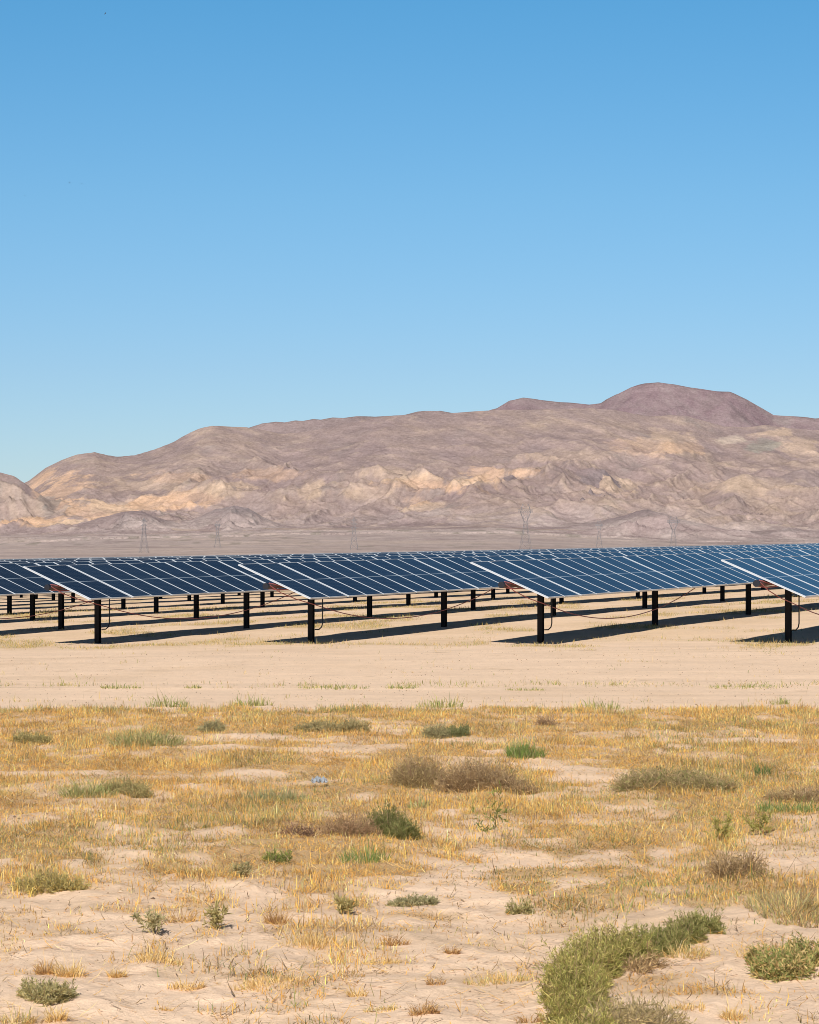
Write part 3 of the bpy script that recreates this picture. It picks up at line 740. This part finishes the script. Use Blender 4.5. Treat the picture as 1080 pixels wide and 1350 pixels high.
def sand_grass():
    """sparse weeds on the track and between the tracker rows"""
    n0 = 620000
    Y = RNG.uniform(40, 112, n0); X = RNG.uniform(-1, 1, n0) * (.155 * Y + 6)
    strip = np.exp(-((Y - 45.6 + .5 * noise(X * .3, Y * 0, 221)) / .55) ** 2) * sstep(.0, .3, fbm(X * .5, Y * .3, 3, 222)) * .9
    st2 = np.exp(-((Y - 40.5) / .9) ** 2) * sstep(.0, .35, fbm(X * .8, Y * .5, 3, 223)) * .35 + sstep(.30, .5, fbm(X * .6, Y * 1.3, 4, 227)) * .3 * (Y < 64)
    u, v = uv(X, Y)
    front = np.exp(-((u + 1.2) / 2.6) ** 2) * sstep(.0, .35, fbm(X * .45, Y * .35, 3, 224)) * .55
    rows = sstep(63, 70, Y) * sstep(.08, .4, fbm(X * .35 + 5, Y * .2, 3, 225)) * .6
    m = np.clip(strip + st2 + 2.4 * front + 2.0 * rows, 0, 1)
    cl = sstep(-.1, .4, noise(X * 4, Y * 4, 226)); k = RNG.random(n0) < m * (.2 + .8 * cl)
    X, Y, strip, rows = X[k], Y[k], strip[k], rows[k]; n = len(X)
    C = pick(n, [(.62, .44, .18), (.55, .38, .15), (.70, .50, .22)]); s = RNG.random(n) < .4 + .4 * (strip > .1) ; C[s] = pick(s.sum(), [(.40, .36, .14), (.30, .30, .10), (.46, .38, .16)])
    P = np.stack([X, Y, ground_z(X, Y) - .008], 1)
    v = blades(P, .075 * RNG.lognormal(0, .35, n), RNG.uniform(.006, .012, n), np.abs(RNG.normal(.4, .35, n)), RNG.uniform(0, 6.28, n), RNG.normal(.3, .4, n), C)
    o = mesh_np('sparse_weeds', v[0], v[1], v[2], M['straw'], None, v[3]); tag(o, 'sparse low weeds on the sand track and between the tracker rows', 'weeds', kind='stuff')
sand_grass()

def pebbles():
    X, Y = scatter(26000, 11.3, 60, 1.5); k = RNG.random(len(X)) < .25 + .75 * sstep(-.1, .3, fbm(X, Y, 3, 231)); X, Y = X[k], Y[k]; n = len(X)
    r = np.minimum(RNG.lognormal(-5.2, .5, n), .014)
    o6 = np.array([[1, 0, 0], [-1, 0, 0], [0, 1, 0], [0, -1, 0], [0, 0, .7], [0, 0, -.7]], float)
    ang = RNG.uniform(0, 6.28, n); c, s = np.cos(ang), np.sin(ang)
    V = o6[None] * r[:, None, None] * RNG.uniform(.6, 1.3, (n, 6, 1))
    V = np.stack([V[..., 0] * c[:, None] - V[..., 1] * s[:, None], V[..., 0] * s[:, None] + V[..., 1] * c[:, None], V[..., 2]], -1)
    V = V + np.stack([X, Y, ground_z(X, Y) + r * .3], 1)[:, None]
    f = np.array([[0, 2, 4], [2, 1, 4], [1, 3, 4], [3, 0, 4], [2, 0, 5], [1, 2, 5], [3, 1, 5], [0, 3, 5]])
    T = (np.arange(n)[:, None, None] * 6 + f[None]).reshape(-1, 3)
    o = mesh_np('pebbles', V.reshape(-1, 3), None, T, M['pebble'], None, np.repeat(pick(n, [(.45, .32, .21), (.55, .42, .3), (.3, .21, .15)], .15), 6, 0))
    tag(o, 'small pebbles and clods scattered over the sand', 'pebbles', kind='stuff')
pebbles()

# shrubs: curved twigs that carry small leaves
def twigs(base, d0, L, wd, C, curl=.5, seg=4):
    """vectorised curved ribbons (crossed) ; returns mesh parts and point samples"""
    n = len(base); pts = [base]; d = d0.copy()
    for i in range(seg):
        d = d + RNG.normal(0, curl / seg, d.shape); d /= np.linalg.norm(d, axis=1, keepdims=True) + 1e-9
        pts.append(pts[-1] + d * (L / seg)[:, None])
    Pn = np.stack(pts, 1)                               # n, seg+1, 3
    side = RNG.normal(0, 1, (n, 3)); side -= (side * d0).sum(1, keepdims=True) * d0; side /= np.linalg.norm(side, axis=1, keepdims=True) + 1e-9
    tap = np.linspace(1, .35, seg + 1)
    w = side[:, None] * (wd[:, None] / 2 * tap[None])[..., None]
    V = np.stack([Pn - w, Pn + w], 2).reshape(n, -1, 3)  # 2*(seg+1)
    k = 2 * (seg + 1)
    q = np.array([[2 * i, 2 * i + 1, 2 * i + 3, 2 * i + 2] for i in range(seg)])
    Q = (np.arange(n)[:, None, None] * k + q[None]).reshape(-1, 4)
    return (V.reshape(-1, 3), Q, np.zeros((0, 3), int), np.repeat(C, k, 0)), Pn

def leaves(Pn, per, L, wd, cols, t0=.25, spread=.9, upw=.25):
    n, s, _ = Pn.shape; m = n * per
    i = np.repeat(np.arange(n), per); t = RNG.uniform(t0, 1, m) * (s - 1); a = np.minimum(t.astype(int), s - 2); f = (t - a)[:, None]
    p = Pn[i, a] * (1 - f) + Pn[i, a + 1] * f
    d = Pn[i, a + 1] - Pn[i, a]; d /= np.linalg.norm(d, axis=1, keepdims=True) + 1e-9
    d = d + RNG.normal(0, spread, d.shape); d[:, 2] += upw; d /= np.linalg.norm(d, axis=1, keepdims=True) + 1e-9
    sd = np.cross(d, RNG.normal(0, 1, d.shape)); sd /= np.linalg.norm(sd, axis=1, keepdims=True) + 1e-9
    ll = L * RNG.lognormal(0, .3, m); w = sd * (wd * RNG.uniform(.7, 1.3, m) / 2)[:, None]
    V = np.stack([p, p + d * (ll * .5)[:, None] + w, p + d * ll[:, None], p + d * (ll * .5)[:, None] - w], 1)
    Q = np.arange(m)[:, None] * 4 + np.array([[0, 1, 2, 3]])
    hue = np.repeat(RNG.normal(1, .12, (n, 1)), per, 0)
    return V.reshape(-1, 3), Q, np.zeros((0, 3), int), np.repeat(np.clip(pick(m, cols, .12) * hue, .01, .9), 4, 0)

def put(root, name, part, mat):
    v, q, t, c = part
    v = v - np.array(root.location)
    return mesh_np(name, v, q, t, mat, root, c)

SAGE = [(.36, .34, .19), (.31, .30, .16), (.43, .40, .24), (.28, .28, .14)]
BLUEG = [(.33, .33, .22), (.40, .38, .27), (.27, .28, .18)]
THIS = [(.27, .29, .10), (.34, .35, .13), (.21, .24, .075), (.41, .39, .17), (.30, .31, .11)]
DARKG = [(.13, .16, .06), (.17, .20, .08), (.21, .22, .10), (.27, .25, .13)]
LUSHG = [(.17, .25, .06), (.23, .31, .08), (.29, .34, .11), (.36, .37, .16)]
DRYB = [(.36, .26, .15), (.44, .33, .20), (.28, .20, .12), (.52, .41, .26), (.33, .27, .17)]
DRYG = [(.44, .37, .22), (.38, .33, .19), (.50, .42, .26), (.32, .29, .17)]
STR = [(.82, .57, .23), (.74, .49, .18), (.85, .64, .33), (.62, .43, .19)]

def bush(label, blobs, cols, cat='shrub', name='shrub', density=1.0, leaf=(.028, .006), twigc=BROWN, dry=False, group=None, stems=1.0, spread=.9):
    """blobs: (px, py of the ground contact, radius in m, height in m)"""
    if dry: cols = [(r * 1.15, g * 1.04, b * .85) for r, g, b in cols]
    else: cols = [(min(.9, r * 1.22), min(.9, g * 1.10), b * .86) for r, g, b in cols]
    cs = [at(b[0], b[1]) for b in blobs]
    mid = cs[len(cs) // 2]
    root = empty(name, tuple(mid)); tag(root, label, cat, group)
    TW = []; LF = []
    for c, (_, _, r, h) in zip(cs, blobs):
        n = max(10, int(620 * density * stems * (r / .18) ** 1.2 * (h / .2) ** .4))
        a = RNG.uniform(0, 6.28, n); rr = np.sqrt(RNG.random(n)) * r * .55
        base = np.stack([c[0] + np.cos(a) * rr, c[1] + np.sin(a) * rr, np.zeros(n)], 1); base[:, 2] = ground_z(base[:, 0], base[:, 1]) - .01
        az = a + RNG.normal(0, .5, n); el = np.arcsin(np.clip(RNG.uniform(.12, 1, n), 0, 1))
        d = np.stack([np.cos(az) * np.cos(el), np.sin(az) * np.cos(el), np.sin(el)], 1)
        reach = 1 / np.sqrt((np.cos(el) / (r * .62)) ** 2 + (np.sin(el) / h) ** 2)
        lump = 1 + .25 * noise(base[:, 0] * 9 + d[:, 0] * 2, base[:, 1] * 9 + d[:, 1] * 2, 301)
        L_ = reach * RNG.uniform(.6, 1.12, n) * lump * (1.3 if dry else 1)
        tw, Pn = twigs(base, d, L_, RNG.uniform(.0025, .0055, n) * (1.3 if dry else 1), pick(n, twigc), .9 if dry else .55)
        TW.append(tw)
        if dry:   # side twigs make the tangle
            i = RNG.integers(0, n, n * 2); j = RNG.integers(1, 4, n * 2); b2 = Pn[i, j]
            d2 = RNG.normal(0, 1, (n * 2, 3)); d2[:, 2] = d2[:, 2] * .5 + .1; d2 /= np.linalg.norm(d2, axis=1, keepdims=True)
            tw2, Pn2 = twigs(b2, d2, r * RNG.uniform(.25, .75, n * 2), RNG.uniform(.002, .0045, n * 2), pick(n * 2, cols), 1.3)
            LF.append(tw2); LF.append(leaves(Pn2, 2, leaf[0], leaf[1], cols, .2, .8))
        else:
            LF.append(leaves(Pn, 34, leaf[0] * .72, leaf[1] * .68, cols, .28, spread))
    put(root, 'stems', join(TW), M['twig']); put(root, 'foliage', join(LF), M['leaf'])
    return root

def tuft(label, px, py, wpx, hgt, cols, n=160, cat='grass tuft', name='grass_tuft', group=None, wd=.005, lean=.35, depth=.5, bend=.35):
    """an upright tuft of blades; wpx is its width in the photograph"""
    c = at(px, py); r = wpx / 2 / F * c[1]
    root = empty(name, tuple(c)); tag(root, label, cat, group)
    m = n; a = RNG.uniform(0, 6.28, m); rr = np.sqrt(RNG.random(m)) * r
    X = c[0] + np.cos(a) * rr; Y = c[1] + np.sin(a) * rr * depth
    lump = sstep(-.35, .25, noise(X * 9, Y * 9, int(px)))
    k = RNG.random(m) < .25 + .75 * lump; X, Y, a, rr = X[k], Y[k], a[k], rr[k]; m = len(X)
    P = np.stack([X, Y, ground_z(X, Y) - .006], 1)
    H_ = hgt * RNG.lognormal(-.15, .32, m) * (1 - .45 * (rr / r) ** 2)
    v = blades(P, H_, RNG.uniform(.7, 1.3, m) * wd, np.abs(RNG.normal(lean, .25, m)), a + RNG.normal(0, 1.0, m), RNG.normal(bend, .4, m), pick(m, cols))
    put(root, 'foliage', v, M['straw'])
    return root

def sprig(label, px, py, hgt, cols, n=5, cat='weed', name='weed', leafn=26, leaf=(.03, .008), group=None):
    cols = [(min(.9, r * 1.3), min(.9, g * 1.13), b * .85) for r, g, b in cols]
    c = at(px, py); root = empty(name, tuple(c)); tag(root, label, cat, group)
    az = RNG.uniform(0, 6.28, n); el = RNG.uniform(.9, 1.5, n)
    d = np.stack([np.cos(az) * np.cos(el), np.sin(az) * np.cos(el), np.sin(el)], 1)
    base = c[None] + np.stack([np.cos(az), np.sin(az), np.zeros(n)], 1) * .015
    tw, Pn = twigs(base, d, hgt * RNG.uniform(.6, 1.05, n), np.full(n, .006), pick(n, BROWN + OLIVE), .5)
    i = np.repeat(np.arange(n), 3); j = RNG.integers(1, 4, n * 3); d2 = d[i] + RNG.normal(0, .7, (n * 3, 3)); d2 /= np.linalg.norm(d2, axis=1, keepdims=True)
    tw2, Pn2 = twigs(Pn[i, j], d2, hgt * RNG.uniform(.2, .45, n * 3), np.full(n * 3, .004), pick(n * 3, cols), .6)
    put(root, 'stems', join([tw, tw2]), M['twig']); put(root, 'foliage', join([leaves(Pn, leafn, leaf[0], leaf[1], cols, .2), leaves(Pn2, leafn // 2, leaf[0], leaf[1], cols, .1)]), M['leaf'])

# foreground
bush('large green spiky shrub curving in a hook across the right foreground', [(772, 1395, .13, .22), (764, 1356, .135, .24), (758, 1328, .14, .25), (764, 1304, .14, .25), (778, 1286, .14, .24), (800, 1274, .14, .22), (826, 1266, .13, .19)], THIS + [(.52, .50, .22), (.46, .40, .20), (.26, .22, .11)], density=1.1, leaf=(.036, .0058))
bush('dull darker green shrub, trailing on from the tip of the large hooked shrub', [(852, 1258, .13, .17), (878, 1247, .12, .17), (902, 1238, .11, .18), (928, 1230, .10, .16)], [(.23, .25, .10), (.29, .30, .13), (.18, .20, .08), (.35, .34, .17)], density=1.5, leaf=(.030, .006))
bush('dry grey brown tangled brush at the bottom edge beside the large green shrub', [(830, 1372, .2, .14), (855, 1358, .18, .10), (815, 1358, .16, .10)], DRYG, dry=True, density=.55, twigc=DRYB)
bush('dry woody twigs at the inner foot of the hooked green shrub', [(852, 1272, .11, .07), (836, 1280, .11, .06)], DRYB, dry=True, density=.5)
bush('green and grey leafy bush at the right edge of the foreground', [(1035, 1284, .16, .16), (1070, 1275, .16, .17), (1015, 1272, .12, .11)], [(.22, .28, .11), (.30, .33, .14), (.52, .42, .24), (.46, .38, .20)], density=.7, stems=.45, leaf=(.038, .009))
bush('low blue grey bush on the sand in the lower left corner', [(60, 1322, .10, .12), (75, 1318, .09, .10), (45, 1316, .08, .10)], BLUEG + SAGE + [(.5, .45, .25)], density=.32, leaf=(.03, .006))
bush('grey green sprawling bush at the left edge, on a low sand mound', [(62, 1178, .15, .15), (92, 1178, .12, .10), (38, 1174, .10, .09)], SAGE + OLIVE, density=.28, leaf=(.034, .006))
bush('tan tangled dry bush with arching stems at the right, midway down the grass', [(968, 1156, .17, .20), (985, 1150, .12, .15)], DRYB, dry=True, density=.8)
tuft('wide grey green grassy patch along the right edge, below the tan tangled bush', 1042, 1200, 112, .125, OLIVE + BROWN + STR[:2] + [(.36, .36, .17), (.31, .31, .15)], 2600, depth=2.6, wd=.0045, lean=.6, bend=.6)
bush('low pale green plant lying on bare sand right of the picture centre', [(540, 1192, .09, .07), (560, 1190, .08, .06), (525, 1191, .06, .06)], BLUEG, density=.45)
bush('small pale grey green plant on sand, right of the low pale one', [(685, 1200, .08, .09)], SAGE, density=.4)
sprig('small blue green weed standing on the sand in the left foreground', 203, 1236, .13, BLUEG, 6)
sprig('thin pale grey weed right of the small blue green weed', 288, 1224, .14, SAGE, 7)
sprig('tiny blue green weed at the edge of the golden grass, left of centre', 321, 1160, .08, BLUEG, 5)
sprig('small pale weed among dry stalks left of the picture centre foreground', 462, 1206, .12, SAGE, 6)
# middle of the field
bush('dark green upright bush, tallest of the green plants in the middle of the grass', [(508, 1098, .14, .25), (518, 1100, .12, .22)], DARKG, density=1.1, leaf=(.036, .006), spread=.5)
bush('dark green low bush leaning against the right of the tallest dark bush', [(532, 1106, .12, .15)], DARKG, density=.9, leaf=(.034, .006), spread=.5)
bush('brown wiry tumbleweed left of the tallest dark green bush', [(455, 1104, .17, .19), (475, 1102, .14, .16)], [(.40, .28, .19), (.33, .22, .15), (.48, .36, .24)], dry=True, density=.6)
bush('small dark brown dead bush, left of the wiry tumbleweed', [(395, 1104, .12, .12)], [(.20, .12, .10), (.30, .19, .14), (.40, .27, .18)], dry=True, density=.6, twigc=[(.12, .07, .06), (.2, .13, .1)])
tuft('bright green grass clump in front of the wiry tumbleweed', 480, 1138, 66, .15, LUSHG, 420, depth=.8)
bush('little green bush left of the bright green grass clump', [(366, 1134, .09, .11)], LUSHG + DARKG, density=.7)
bush('round dry grey brown tumbleweed at the left of the big heap', [(553, 1038, .19, .37), (538, 1036, .14, .30), (569, 1037, .13, .29)], [(.36, .30, .17), (.44, .37, .22), (.24, .19, .10), (.46, .38, .22)], dry=True, density=1.4, leaf=(.03, .006))
bush('big spreading heap of dry brown tumbleweed in the middle of the field', [(626, 1040, .17, .40), (606, 1045, .19, .25), (648, 1044, .18, .29), (668, 1046, .16, .18), (690, 1048, .13, .08)], DRYB + [(.24, .16, .10), (.30, .22, .13)], dry=True, density=1.5, leaf=(.03, .006))
bush('pale blue grey round bush, left of a pair near the far edge of the grass', [(575, 970, .15, .22)], BLUEG, density=.9, leaf=(.03, .008))
bush('green round bush, right of a pair near the far edge of the grass', [(603, 969, .14, .19)], [(.20, .24, .13), (.26, .29, .17), (.16, .19, .10)], density=.9, leaf=(.03, .008))
bush('brown dry bush alone at the far edge of the golden grass', [(720, 957, .12, .17)], [(.38, .27, .19), (.44, .33, .23), (.31, .21, .15)], dry=True, density=.6)
tuft('dense green grass cushion on a sand patch right of the big dry heap', 692, 1002, 50, .19, LUSHG, 700, depth=1.0, wd=.007)
tuft('dark green upright tuft standing alone at the right in the dry grass', 1005, 1022, 20, .14, [(.13, .2, .06), (.18, .25, .08)], 150, wd=.007)
bush('wide flattened greenish dry brush at the right of the field', [(850, 1042, .24, .16), (885, 1040, .26, .2), (915, 1044, .24, .17), (835, 1044, .18, .13), (945, 1046, .2, .12)], DRYG + [(.28, .29, .13), (.22, .25, .10)], dry=True, density=.6, leaf=(.035, .007))
tuft('bright green grass strip along the right edge above a bare sand patch', 1045, 1068, 100, .12, LUSHG, 700, depth=.35, wd=.007)
bush('grey brown brush behind the bright green strip at the right edge', [(1065, 1056, .16, .17), (1030, 1056, .14, .1)], DRYG + DRYB, dry=True, density=.6)
tuft('green leafy patch with grey right half, by a bare strip at the left', 118, 1050, 74, .19, [(.33, .34, .12), (.26, .29, .10), (.44, .41, .18), (.58, .46, .22)], 900, depth=1.0, wd=.006, lean=.6, bend=.5)
bush('dull grey brush right of the green leafy patch at the left', [(165, 1048, .17, .19), (180, 1050, .14, .15)], SAGE + [(.40, .32, .19)], density=.45, leaf=(.03, .006))
tuft('long dark green patch in the upper left of the grass', 192, 984, 100, .26, [(.33, .34, .13), (.27, .29, .11), (.42, .39, .18), (.55, .42, .2)], 1300, depth=1.2, wd=.007, lean=.6, bend=.5)
bush('low grey green brush near the left edge of the far grass', [(45, 980, .22, .15), (30, 980, .16, .12)], SAGE + [(.5, .42, .22)], density=.35, leaf=(.035, .008))
bush('long low grey green brush at the far grass edge, left of centre', [(460, 966, .17, .2), (472, 966, .15, .17), (430, 965, .2, .14), (405, 965, .18, .14)], BLUEG + DRYG, density=.4, leaf=(.035, .008))
bush('small grey green bush by a sand patch, left of the long low brush', [(280, 965, .15, .16)], BLUEG, density=.6, leaf=(.035, .008))
tuft('olive green grass swath with the plastic scrap at its right end', 362, 1052, 90, .14, [(.30, .31, .15), (.36, .35, .18), (.25, .27, .12), (.45, .38, .18)], 700, depth=.5, wd=.006)
sprig('tall dark leafy weed bending over in front of the big dry heap', 650, 1108, .42, [(.16, .2, .07), (.22, .25, .1)], 3, leafn=30, leaf=(.035, .009))
sprig('branching green weed beside the bare sand patch at the right', 1002, 1102, .22, [(.32, .34, .14), (.25, .28, .1)], 6)
sprig('branching olive weed left of the one beside the bare sand patch', 950, 1110, .22, [(.36, .36, .15), (.28, .3, .11)], 7)
tuft('pale green grass tuft in front of the round tumbleweed', 551, 1066, 26, .13, [(.36, .38, .14), (.44, .42, .18)], 160, wd=.007)
# straw tufts on the near sand
TUFTS = [(93, 1284, 44, .12, 'tall golden straw tuft on bare sand near the lower left corner'), (60, 1281, 22, .10, 'thin brownish stalks just left of the tall golden straw tuft'),
    (205, 1270, 70, .08, 'low wide straw tuft right of the tall golden tuft on the left sand'), (247, 1297, 44, .09, 'spreading straw tuft below the low wide one on the left sand'),
    (155, 1284, 22, .07, 'tiny straw tuft between the tall golden tuft and the low wide one'), (360, 1297, 110, .07, 'long low straw mat in the left centre of the near sand'),
    (418, 1248, 105, .09, 'broad straw tuft left of the picture centre on the near sand'), (505, 1272, 70, .04, 'flattened faded straw patch right of the broad tuft'),
    (470, 1312, 26, .09, 'small pointed straw tuft near the bottom, left of centre'), (655, 1299, 88, .08, 'olive brown straw mat left of the hooked green shrub'),
    (596, 1260, 18, .06, 'tiny tuft of brown stalks on bare sand right of the centre'), (575, 1302, 22, .07, 'small brown stalk tuft near the bottom centre'),
    (500, 1332, 44, .05, 'flat grey green tuft at the bottom near the centre'), (75, 1345, 24, .11, 'yellow branching stalk at the bottom left corner'),
    (215, 1325, 26, .04, 'faint short straw on the bottom left sand'), (520, 1246, 40, .10, 'reddish golden stalks, right of the broad straw tuft'),
    (365, 1215, 32, .12, 'bushy orange stalk clump above the broad straw tuft'), (240, 1215, 36, .13, 'orange stalks beside the thin pale grey weed'),
    (905, 1262, 60, .10, 'golden straw clump right of the trailing green shrub'), (990, 1265, 40, .10, 'straw clump left of the leafy bush at the right edge'),
    (700, 1352, 36, .07, 'brown straw tips at the bottom left of the hooked shrub'), (905, 1335, 60, .06, 'pale scattered straw on the bottom right sand'), (560, 1346, 40, .07, 'rust coloured stalks at the bottom edge right of centre'),
    (968, 1340, 34, .08, 'short pointed straw near the bottom right corner'), (20, 1345, 50, .12, 'dense yellow green stalks in the extreme lower left corner')]
for px, py, w, h, lab in TUFTS:
    olive = 'olive' in lab or 'green' in lab
    red = 'orange' in lab or 'rust' in lab or 'reddish' in lab or 'brown' in lab
    tuft(lab, px, py, w, h, (OLIVE + STR) if olive else ([(.56, .33, .13), (.62, .40, .17), (.46, .27, .13)] if red else STR), int(100 + w * 5), 'straw tuft', 'straw_tuft', 'straw tufts on the near sand', .0036, .55, .6, .75)
# weeds on the sand track
TRACK = [(158, 908, 56, .09, 'green weed clump on the sand track, leftmost of the line'), (255, 908, 24, .08, 'small weed clump second from the left on the sand track'), (440, 908, 98, .10, 'long green weed clump on the sand track left of centre'),
    (530, 908, 44, .10, 'green weed clump on the sand track at the picture centre'), (690, 910, 60, .06, 'thin weed strip on the sand track right of centre'), (985, 907, 110, .09, 'longest bright green weed strip on the sand track at the right'),
    (330, 930, 60, .16, 'tall ragged weeds at the far grass edge, left of centre'), (222, 932, 60, .18, 'tallest weeds on the grass edge at the left'), (580, 931, 60, .17, 'thin upright weeds on the grass edge at the centre'),
    (790, 934, 70, .16, 'ragged weeds on the grass edge right of centre'), (1030, 929, 26, .12, 'isolated weed clump on the track near the right edge')]
for px, py, w, h, lab in TRACK:
    tuft(lab, px, py, w, h, OLIVE + GREEN, int(90 + 2.2 * w), 'weeds', 'weed_clump', 'weed clumps along the sand track', .010, .35, .5)

# litter: a scrap of pale blue plastic film
def scrap():
    c = at(421, 1040); root_v = []; n = 14; m = 9
    for j in range(m):
        for i in range(n):
            x = (i / (n - 1) - .5) * .13; y = (j / (m - 1) - .5) * .13
            r = math.hypot(x / .09, y / .08)
            z = .04 * max(0, 1 - r * .8) + .02 * math.sin(i * 1.9 + j) + .016 * math.cos(j * 2.3 - i)
            root_v.append((x + .012 * math.sin(j * 2), y + .01 * math.cos(i * 1.4), max(z, .002)))
    f = [(j * n + i, j * n + i + 1, (j + 1) * n + i + 1, (j + 1) * n + i) for j in range(m - 1) for i in range(n - 1)]
    me = bpy.data.meshes.new('plastic_scrap'); me.from_pydata(root_v, [], f); me.update(); me.materials.append(M['plastic'])
    o = link('plastic_scrap', me, None, tuple(c + np.array([0, 0, .045]))); tag(o, 'crumpled scrap of pale blue plastic lying in the dry grass', 'plastic scrap')
scrap()
